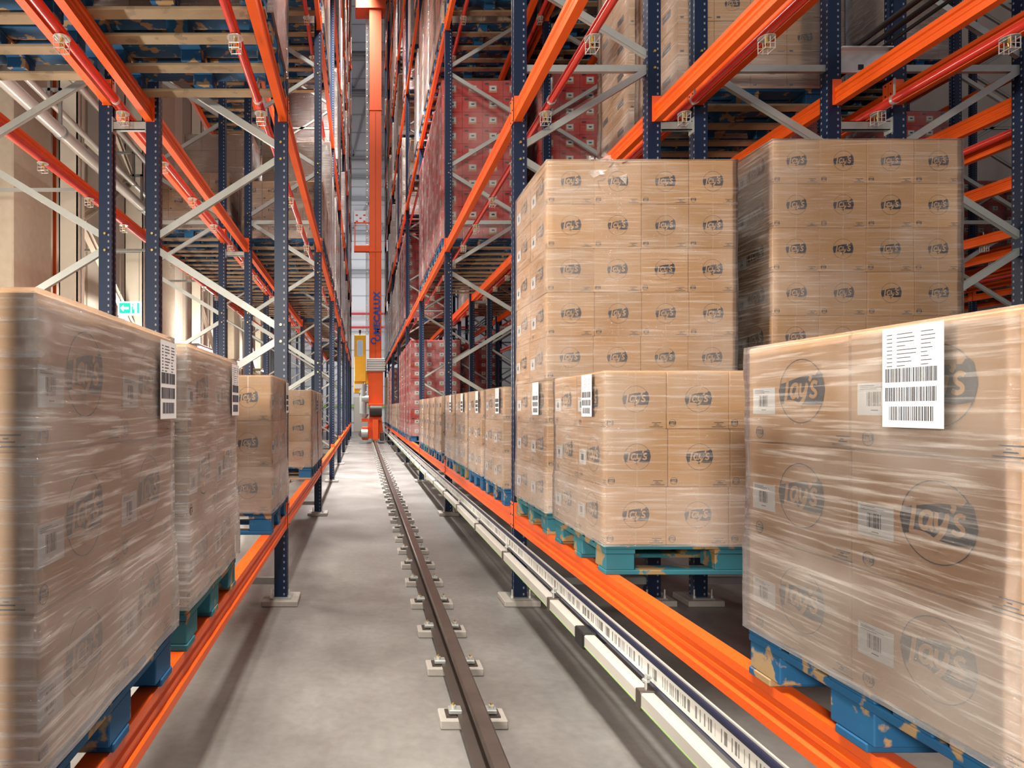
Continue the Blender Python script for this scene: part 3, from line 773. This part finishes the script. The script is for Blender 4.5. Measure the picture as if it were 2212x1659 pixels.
_jl = {}
def joined_load(kind, h):
    """distant stack: carton grid, labels merged in one mesh"""
    k = (kind, h)
    if k in _jl: return _jl[k]
    q = MB(); hh = 0.232 if kind == 'red' else 0.279
    cm = {'red': 'card_red', 'pink': 'card_pink'}.get(kind, 'card')
    g = 0.003
    for j in range(h):
        for i in range(4):
            for c in range(2):
                q.box(i*0.3+g, i*0.3+0.3-g, c*0.4+g, c*0.4+0.4-g, j*hh+g, (j+1)*hh-g, cm)
    body = q.mesh('carton_stack')
    p = MB(); lg = MB(); logo(lg, 0.062)
    for j in range(h):
        z = j*hh+hh/2
        for i in range(4):
            x = i*0.3+0.15
            if kind == 'red':
                if True:
                    p.box(x-0.06, x+0.06, 0.0, g-0.001, z-0.06, z+0.045, 'card'); p.box(x-0.048, x+0.048, -0.002, g-0.001, z-0.032, z+0.038, 'white_paper')
                    p.box(x-0.02, x+0.025, -0.003, g, z-0.01, z+0.012, 'ink')
                p.box(x-0.12, x-0.06, 0.0, g-0.001, z+0.06, z+0.085, 'ink')
            elif kind != 'pink' or j % 2:
                T = Matrix.Translation((x, g-0.0002, z+0.005)); b0 = len(p.v); p.v += [tuple(T @ Vector(v)) for v in lg.v]
                mp_ = [p.mat(m_) for m_ in lg.mats]; p.f += [tuple(i_+b0 for i_ in f_) for f_ in lg.f]; p.mi += [mp_[m_] for m_ in lg.mi]; p.sm += [False]*len(lg.f)
                p.box(x-0.13, x-0.10, 0.001, g-0.0005, z-0.115, z-0.10, 'ink'); p.box(x+0.07, x+0.13, 0.001, g-0.0005, z-0.112, z-0.108, 'ink')
        for c in range(2):
            y = c*0.4+0.2
            for xf, s in ((0.0, -1), (1.2, 1)):
                xx = xf-s*g
                if kind == 'red': p.box(xx, xx+s*(g+0.001), y-0.04, y+0.04, z-0.03, z+0.03, 'white_paper')
                else: p.box(xx, xx+s*(g), y-0.07, y+0.07, z-0.02, z+0.04, 'ink')
    _jl[k] = (body, p.mesh('carton_print')); return _jl[k]

def pallet_label(L): 
    return L['plab'] or 'wooden pallet, %s, %s bay, %s, %s slot' % (ROWS[L['row']][4], ORD[L['bay']], LEV[L['lv']], ORD[L['slot']])
KW = {'low': 'low brown wrapped carton stack', 'tall': 'tall brown wrapped carton stack', 'red': 'red carton stack, white labels', 'pink': 'hazy wrapped carton stack', 'brown': 'tall brown wrapped carton stack'}
def build_pallet(L, near):
    if L['lv'] > 0: L['style'] = 2
    o = thing('wooden_pallet', pallet_label(L), 'pallet', (L['x'], L['y'], L['z']), 'pallets on the %s, %s' % (ROWS[L['row']][4], LEV[L['lv']]))
    st = L['style'] if L['style'] is not None else 0
    if near:
        for kind, b, m in pallet_parts(st): place(kind, pmesh(kind, b, m), o, (b[0], b[2], b[4]))
    else: o.data = None; place('pallet_body', pallet_joined(st), o)
    return o
def build_load(L, near):
    hn = L['h'] or {'low': 3, 'tall': 8, 'red': 10, 'pink': rnd.choice((7, 8)), 'brown': rnd.choice((7, 8))}[L['kind']]
    kind = L['kind']; hh = 0.232 if kind == 'red' else 0.279
    lab = L['lab'] or '%s, %s, %s bay, %s, %s slot' % (KW[kind], ROWS[L['row']][4], ORD[L['bay']], LEV[L['lv']], ORD[L['slot']])
    z = L['z']+0.1445
    o = thing('wrapped_carton_stack', lab, 'carton stack', (L['x'], L['y'], z), 'wrapped stacks on the %s, %s' % (ROWS[L['row']][4], LEV[L['lv']]))
    R_side = L['row'][0] == 'R'
    if not R_side and L['lv'] == 0: o.scale = (1, 1, 1.035)
    if near:
        rr = random.Random(int(L['y']*100))
        for j in range(hn):
            ox = rr.uniform(-0.006, 0.006)
            for i in range(4):
                for c in range(2):
                    jx = rr.uniform(-0.0015, 0.0015)
                    b = place('carton', CARTON, o, (0.001+i*0.3+ox+jx, 0.001+c*0.4, j*hh))
                    if c == 0: place('printed_logo', PR_FRONT, b, (0.149, 0, 0.139))
                    if (R_side and i == 0) or (not R_side and i == 3):
                        if R_side: place('printed_logo', PR_SIDE, b, (0, 0.17, 0.139), -PI/2); place('barcode_label', ST_SMALL, b, (0, 0.325, 0.12), -PI/2)
                        else: place('printed_logo', PR_SIDE, b, (0.298, 0.20, 0.139), PI/2); place('barcode_label', ST_SMALL, b, (0.298, 0.055, 0.115), PI/2)
        tk = 'film_clear' if L['y'] > 4.0 and L['row'] == 'L1' else ('film_thick' if L['row'] == 'L1' else 'film')
        f = place('stretch_film', film(hn*hh, tk, 1 if R_side else 2, 0.04), o)
        if kind == 'tall' and L['row'] == 'R1':
            q = MB(); rr = random.Random(4)
            for i in range(40):
                p = Vector((0.36+rr.gauss(0, 0.05), 0.02+rr.uniform(-0.03, 0.03), hn*hh+rr.uniform(-0.16, 0.03)))
                vs = [p+Vector((rr.uniform(-.07, .07), rr.uniform(-.03, .02), rr.uniform(-.04, .04))) for _ in range(3)]
                q.add([tuple(v) for v in vs], [(0, 1, 2)], 'film_thick', True)
            q.obj('film_tuft', o)
        top = (hn-1)*hh if kind == 'low' else 2*hh
        if R_side: place('shipping_label', ST_BIG, o, (-0.0165, 0.21, top+0.165), -PI/2)
        else: place('shipping_label', ST_BIG, o, (1.2165, 0.71, top+0.155), PI/2)
    else:
        body, pr = joined_load(kind, hn)
        place('cartons', body, o)
        if kind != 'pink': place('carton_print', pr, o)
        place('stretch_film', film(hn*hh, {'red': 'film_clear', 'low': 'film', 'brown': 'film', 'pink': 'film_thick', 'tall': 'film'}[kind], 0, 0.2), o)
    return o
loads.sort(key=lambda L: L['y']*(1 if L['row'] in ('L1', 'R1') else 1.3) + 0.0)
restp = []; restl = []
for i, L in enumerate(loads):
    near = L['y'] < 5.1 or (L['y'] < 9 and L['lv'] == 0) 
    npal = L['y'] < 10.5
    if i < 290:
        build_pallet(L, npal); build_load(L, near and L['kind'] in ('low', 'tall'))
    else:
        restp.append((pallet_joined(2), (L['x'], L['y'], L['z'])))
        body, pr = joined_load(L['kind'], 7); restl.append((body, (L['x'], L['y'], L['z']+0.1445))); 
far_stuff('wooden_pallet', 'distant pallets at the far end of the racking', 'pallet', restp)
far_stuff('carton_stack', 'distant carton stacks at the far end of the racking', 'carton stack', restl)
print('LOADS', len(loads), 'BEAMS', len(beams))

# ------------------------------------------------------------------ sprinkler pipes with guarded heads
q = MB()
for s in (-1, 1):
    q.tube((s*0.03, -0.035, -0.005), (s*0.03, 0.035, -0.005), 0.003, 'galv_bright', 5); q.tube((s*0.03, -0.035, -0.07), (s*0.03, 0.035, -0.07), 0.003, 'galv_bright', 5)
for sx in (-0.03, 0, 0.03):
    for sy in (-0.035, 0.035): q.tube((sx, sy, 0.0), (sx, sy, -0.075), 0.003, 'galv_bright', 5)
for s in (-1, 1): q.tube((-0.03, s*0.035, -0.07), (0.03, s*0.035, -0.07), 0.003, 'galv_bright', 5); q.tube((-0.03, s*0.035, -0.04), (0.03, s*0.035, -0.04), 0.003, 'galv_bright', 5)
GUARD = q.mesh('guard_cage')
q = MB(); q.tube((0, 0, 0.02), (0, 0, -0.02), 0.012, 'brass', 8); q.tube((0, 0, -0.045), (0, 0, -0.048), 0.02, 'brass', 10); q.tube((-0.012, 0, -0.02), (-0.004, 0, -0.046), 0.003, 'brass', 5); q.tube((0.012, 0, -0.02), (0.004, 0, -0.046), 0.003, 'brass', 5)
HEAD = q.mesh('sprinkler_head')
q = MB(); q.tube((0, 0, 0.0), (0, 0, 0.004), 0.05, 'galv_bright', 14); SHIELD = q.mesh('heat_shield')
SPR = [('L1', -0.775, 'front of the left aisle rack'), ('L1', -1.83, 'gap between the two left racks'), ('L2', -2.94, 'wall side of the left racks'),
       ('R1', 1.40, 'front of the right aisle rack'), ('R1', 2.46, 'gap behind the right aisle rack'), ('R3', 3.94, 'gap behind the second right rack'), ('R4', 5.37, 'gap behind the third right rack'), ('R5', 8.62, 'front of the fifth right rack'), ('R6', 9.72, 'gap behind the fifth right rack'), ('R7', 11.12, 'gap behind the sixth right rack')]
for row, x, w in SPR:
    for lv in ((1, 2) if row in ('L1', 'R1') else (1,)):
        z = ztop('R1', lv)-0.075
        o = thing('sprinkler_pipe', 'red sprinkler pipe with caged heads in the %s, %s' % (w, LEV[lv]), 'pipe', (x, 0, z), 'red sprinkler pipes')
        MB().tube((0, 1.0, 0), (0, 29.5, 0), 0.03, 'red_pipe', 12).obj('pipe_run', o)
        y = 2.87
        while y < 16:
            if CAMZ+0.65*y > z-0.1:
                place('sprinkler_head', HEAD, o, (0.0, y, -0.045)); place('guard_cage', GUARD, o, (0.0, y, -0.04)); place('heat_shield', SHIELD, o, (0, y, -0.036))
            y += 0.985
        t = MB(); 
        for k in range(1, 8): t.tube((0, UY(k)-0.3, 0), (0, UY(k)-0.28, 0), 0.036, 'galv_bright', 12); t.box(-0.005, 0.005, UY(k)-0.295, UY(k)-0.285, 0.03, 0.16, 'galv')
        t.obj('pipe_hanger', o)

# ties between the back-to-back racks, bracket and cable bundle
for k in range(1, 5):
    for (a, b, w) in ((-1.69, -1.955, 'two left racks'), (2.325, 2.59, 'first and second right racks'), (3.73, 4.14, 'second and third right racks')):
        o = thing('rack_spacer', 'short grey spacer between the %s, %s from the camera' % (w, 'nearest' if k == 1 else ORD[k-1]), 'spacer', ((a+b)/2, UY(k), 3.74), 'grey spacers between racks')
        hw = abs(b-a)/2
        MB().bar((-hw, 0, 0), (hw, 0, 0), 0.07, 0.04, 'galv').obj('spacer_bar', o)
        q = MB(); [q.box(s*hw-0.006, s*hw+0.006, -0.04, 0.04, -0.06, 0.06, 'galv') for s in (-1, 1)]; q.obj('end_plate', o)
o = thing('cable_bundle', 'bundle of thick black cables running above the gap behind the second right rack', 'cables', (3.965, 0, 4.36))
for i in range(7): MB().tube((-0.12+0.04*i, 1.5, 0.02*(i % 3)), (-0.12+0.04*i, 24, 0.02*(i % 3)), 0.014, 'cable_black', 8).obj('cable', o)
for k in (1, 2, 3):
    o = thing('cable_bracket', 'light grey bracket plate carrying the black cables, %s from the camera' % ('nearest', 'second', 'third')[k-1], 'bracket', (3.93, UY(k), 4.3), 'cable bracket plates')
    q = MB(); q.box(-0.2, 0.20, -0.01, 0.01, -0.14, 0.03, 'galv_bright'); q.box(-0.2, 0.20, -0.06, 0.01, 0.03, 0.04, 'galv_bright'); q.obj('plate', o)
    q = MB(); [q.box(-0.04+0.12*i, 0.0+0.12*i, -0.015, -0.008, -0.12, -0.08, 'black') for i in range(2)]; q.obj('slot', o)

# ------------------------------------------------------------------ crane rail
RX = 0.53
o = thing('crane_rail', 'dark steel crane rail running down the aisle floor on clamped pads', 'rail', (RX, 0, 0))
P = [(-0.075, 0.045), (0.075, 0.045), (0.075, 0.056), (0.014, 0.066), (0.011, 0.118), (0.034, 0.126), (0.036, 0.150), (0.028, 0.156), (-0.028, 0.156), (-0.036, 0.150), (-0.034, 0.126), (-0.011, 0.118), (-0.014, 0.066), (-0.075, 0.056)]
q = MB(); n = len(P)
vs = [(x, 0.3, z) for x, z in P]+[(x, 36.0, z) for x, z in P]
for i in range(n):
    q.add([vs[i], vs[(i+1) % n], vs[n+(i+1) % n], vs[n+i]], [(0, 3, 2, 1)], 'steel_worn' if 5 <= i <= 9 else 'steel_dark')
q.obj('rail_profile', o)
q = MB(); q.box(-0.16, 0.16, -0.065, 0.065, 0, 0.045, 'grout', 0.005); RPAD = q.mesh('support_pad')
q = MB()
for s in (-1, 1):
    q.box(s*0.078, s*0.130, -0.04, 0.04, 0.045, 0.052, 'steel_dark')
q_ = q.mesh('pad_recess')
def clip(s):
    q = MB(); q.box(s*0.052, s*0.115, -0.028, 0.028, 0.055, 0.075, 'galv', 0.003); q.tube((s*0.092, 0, 0.075), (s*0.092, 0, 0.088), 0.014, 'galv_bright', 6); q.tube((s*0.092, 0, 0.085), (s*0.092, 0, 0.10), 0.006, 'brass', 6)
    return q.mesh('rail_clip')
CL = {-1: clip(-1), 1: clip(1)}
y = 1.86
while y < 28:
    p = place('support_pad', RPAD, o, (0, y, 0)); place('recess_plate', q_, p)
    for s in (-1, 1): place('rail_clip', CL[s], p)
    y += 0.60

# ------------------------------------------------------------------ bus bar and encoder strip beside the aisle
BX = 1.128
o = thing('bus_bar', 'grey box-section conductor bar with thin green line along the right rack', 'conductor bar', (BX, 0, 0.365))
q = MB(); q.box(-0.028, 0.028, 0.9, 33, -0.033, 0.033, 'alu', 0.006); q.obj('conductor_housing', o)
MB().box(-0.0295, -0.028, 0.9, 33, -0.024, -0.0215, 'green_line').obj('green_line', o)
y = 2.52
i = 0
while y < 24:
    q = MB(); q.box(-0.034, 0.034, y-0.02, y+0.02, -0.039, 0.039, 'steel_worn', 0.003); q.obj('clamp', o)
    q = MB(); q.tube((0.0, y, 0.039), (0.0, y, 0.10), 0.006, 'galv_bright', 6); q.tube((0, y, 0.07), (0, y, 0.078), 0.016, 'galv_bright', 6); q.box(0.0, 0.02, y-0.008, y+0.008, 0.082, 0.09, 'galv'); q.obj('hanger_bolt', o)
    y += 1.22; i += 1
q = MB(); q.box(-0.037, 0.037, 3.14, 3.26, -0.042, 0.042, 'black', 0.006); q.box(0.02, 0.09, 3.13, 3.2, -0.01, 0.045, 'black', 0.006); q.obj('joint_cover', o)
EX = 1.160
o = thing('encoder_strip', 'long white barcode strip in navy profile mounted along the right rack', 'barcode strip', (EX, 0, 0.465))
q = MB(); q.box(0.002, 0.012, 0.9, 33, -0.048, 0.052, 'navy_trim'); q.box(-0.012, 0.014, 0.9, 33, 0.042, 0.062, 'navy_trim', 0.003); q.box(-0.006, 0.012, 0.9, 33, -0.052, -0.042, 'navy_trim'); q.obj('profile', o)
MB().box(-0.001, 0.002, 0.9, 33, -0.040, 0.040, 'barcode_strip').obj('barcode_tape', o)
MB().box(0.006, 0.014, 0.9, 33, 0.062, 0.068, 'alu').obj('top_edge', o)

# ------------------------------------------------------------------ stacker crane
CX, CY = 0.57, 28.0
o = thing('stacker_crane', 'tall orange stacker crane mast standing on the rail at the aisle end', 'crane', (CX, CY, 0))
MB().box(-0.27, 0.27, -0.25, 0.25, 1.2, 22, 'crane_orange', 0.015).obj('mast', o)
q = MB(); [q.box(-0.28, 0.28, -0.26, 0.26, z, z+0.06, 'crane_orange') for z in (14.6, 8.4)]; q.box(-0.008, 0.008, -0.256, -0.25, 3.5, 14.5, 'steel_dark'); q.obj('mast_joint', o)
MB().box(-0.88, 0.45, -0.3, 0.5, 19.05, 20.2, 'crane_orange', 0.02).obj('carriage_plate', o)
q = MB(); q.box(-0.38, 0.42, -0.34, 0.1, 3.15, 3.72, 'grey_machine', 0.02); [q.box(-0.39, 0.43, -0.35, -0.33, 3.2+0.1*i, 3.24+0.1*i, 'alu') for i in range(5)]; q.obj('ribbed_band', o)
q = MB(); q.box(-0.93, -0.42, -0.35, 0.25, 2.7, 4.75, 'yellow', 0.02); q.obj('control_cabinet', o)
cab = o.children[-1]
q = MB(); n = 20
for r_, m_, yy in ((0.13, 'white_paper', -0.355), (0.105, 'cyan_panel', -0.358)):
    vs = [(-0.68+r_*math.cos(2*PI*i/n), yy, 4.17+(0.22+r_)*(1 if math.sin(2*PI*i/n) > 0 else -1)*0.9+r_*math.sin(2*PI*i/n)*0.3) for i in range(n)]
    q.add(vs, [tuple(range(n))], m_)
q.obj('oval_window', cab)
q = MB(); q.box(-0.70, -0.66, -0.2, -0.1, 4.75, 4.85, 'black'); q.tube((-0.68, -0.15, 4.85), (-0.68, -0.15, 4.98), 0.05, 'steel_dark', 8); q.obj('beacon', cab)
q = MB(); q.box(-0.95, -0.5, -0.3, 0.2, 2.2, 2.7, 'yellow', 0.02); q.box(-0.9, -0.55, -0.34, -0.3, 2.4, 2.6, 'white_paper'); q.box(-0.45, -0.27, -0.2, 0.2, 2.6, 3.2, 'yellow', 0.02); q.obj('cabinet_base', o)
q = MB()
q.tube((-0.55, -0.2, 2.6), (-0.55, -0.2, 1.3), 0.16, 'grey_machine', 14); q.tube((-0.60, -0.2, 1.95), (-0.30, -0.2, 1.95), 0.19, 'grey_machine', 14); q.tube((-0.50, -0.2, 1.3), (-0.52, -0.2, 1.12), 0.22, 'grey_machine', 14, 0.12)
q.tube((-0.72, -0.2, 2.2), (-0.4, -0.2, 2.2), 0.12, 'galv', 12); q.obj('hoist_motor', o)
q = MB(); q.tube((-0.25, -0.42, 1.45), (0.27, -0.42, 1.45), 0.27, 'black', 24)
for i in range(9): q.tube((-0.22+i*0.055, -0.42, 1.45), (-0.20+i*0.055, -0.42, 1.45), 0.29, 'steel_dark', 24)
q.obj('rope_drum', o)
q = MB(); q.box(-0.32, 0.33, -0.3, 0.3, 1.75, 3.15, 'crane_orange', 0.02); q.box(-0.32, 0.33, -0.62, 0.3, 1.65, 1.75, 'crane_orange', 0.01)
q.extrude([(-0.34, 0.22), (0.34, 0.22), (0.34, 0.5), (0.26, 1.2), (-0.26, 1.2), (-0.34, 0.6)], -0.35, 0.8, 'crane_orange'); q.box(-0.62, -0.3, -0.3, 0.2, 0.95, 1.1, 'crane_orange', 0.01); q.obj('base_chassis', o)
q = MB(); q.box(-0.12, 0.12, -0.6, -0.35, 0.16, 1.05, 'crane_orange', 0.01); q.box(-0.6, -0.3, -0.5, -0.2, 0.16, 0.75, 'crane_orange', 0.04); q.box(0.2, 0.36, -0.45, 0.3, 0.12, 0.5, 'steel_dark', 0.02); q.obj('wheel_guard', o)
q = MB(); q.tube((-0.62, -0.45, 0.45), (-0.34, -0.45, 0.45), 0.20, 'grey_machine', 18); q.tube((-0.6, -0.55, 0.42), (-0.6, -0.2, 0.42), 0.14, 'steel_worn', 16); q.obj('drive_motor', o)
q = MB(); q.tube((-0.05, -0.0, 0.156+0.18), (0.05, 0.0, 0.156+0.18), 0.18, 'steel_worn', 20); q.obj('travel_wheel', o)
q = MB(); q.box(-0.94, -0.2, -0.2, 0.0, 8.42, 8.70, 'crane_orange', 0.01); q.box(-0.93, -0.88, -0.05, 0.0, 8.7, 9.75, 'crane_orange'); q.box(-0.93, -0.27, -0.05, 0.0, 9.7, 9.76, 'crane_orange'); q.obj('side_arm', o)
q = MB()
for x in (-0.40, -0.33): q.tube((x, 0.1, 4.8), (x, 0.1, 19.0), 0.016, 'galv_bright', 6)
z = 4.9
while z < 19: q.tube((-0.40, 0.1, z), (-0.33, 0.1, z), 0.008, 'galv_bright', 5); z += 0.3
q.obj('ladder', o)
q = MB()
for x in (0.33, 0.38): q.tube((x, 0.1, 3.8), (x, 0.1, 19.0), 0.012, 'galv_bright', 6)
q.obj('hoist_rope', o)
tv, tf = text_mesh('MECALUX', 0.38, 0, 0.018, 1.1)
q = MB(); q.add([(-b+0.02, -0.256, a) for a, b, c in tv], tf, 'blue_ink'); q.obj('lettering', o, (0.05, 0, 5.72)); o.children[-1]['label'] = 'blue MECALUX lettering reading upward'
q = MB()
for (cx_, cz_, a0, a1) in ((-0.07, 4.50, 0.6, 5.6), (0.08, 4.63, -2.6, 2.2)):
    pts = [(cx_+0.12*math.cos(a0+(a1-a0)*i/14), cz_+0.12*math.sin(a0+(a1-a0)*i/14)) for i in range(15)]
    stroke(q, pts, 0.06, 'blue_ink', -0.256, 0, 0, 1.0)
q.obj('round_emblem', o)
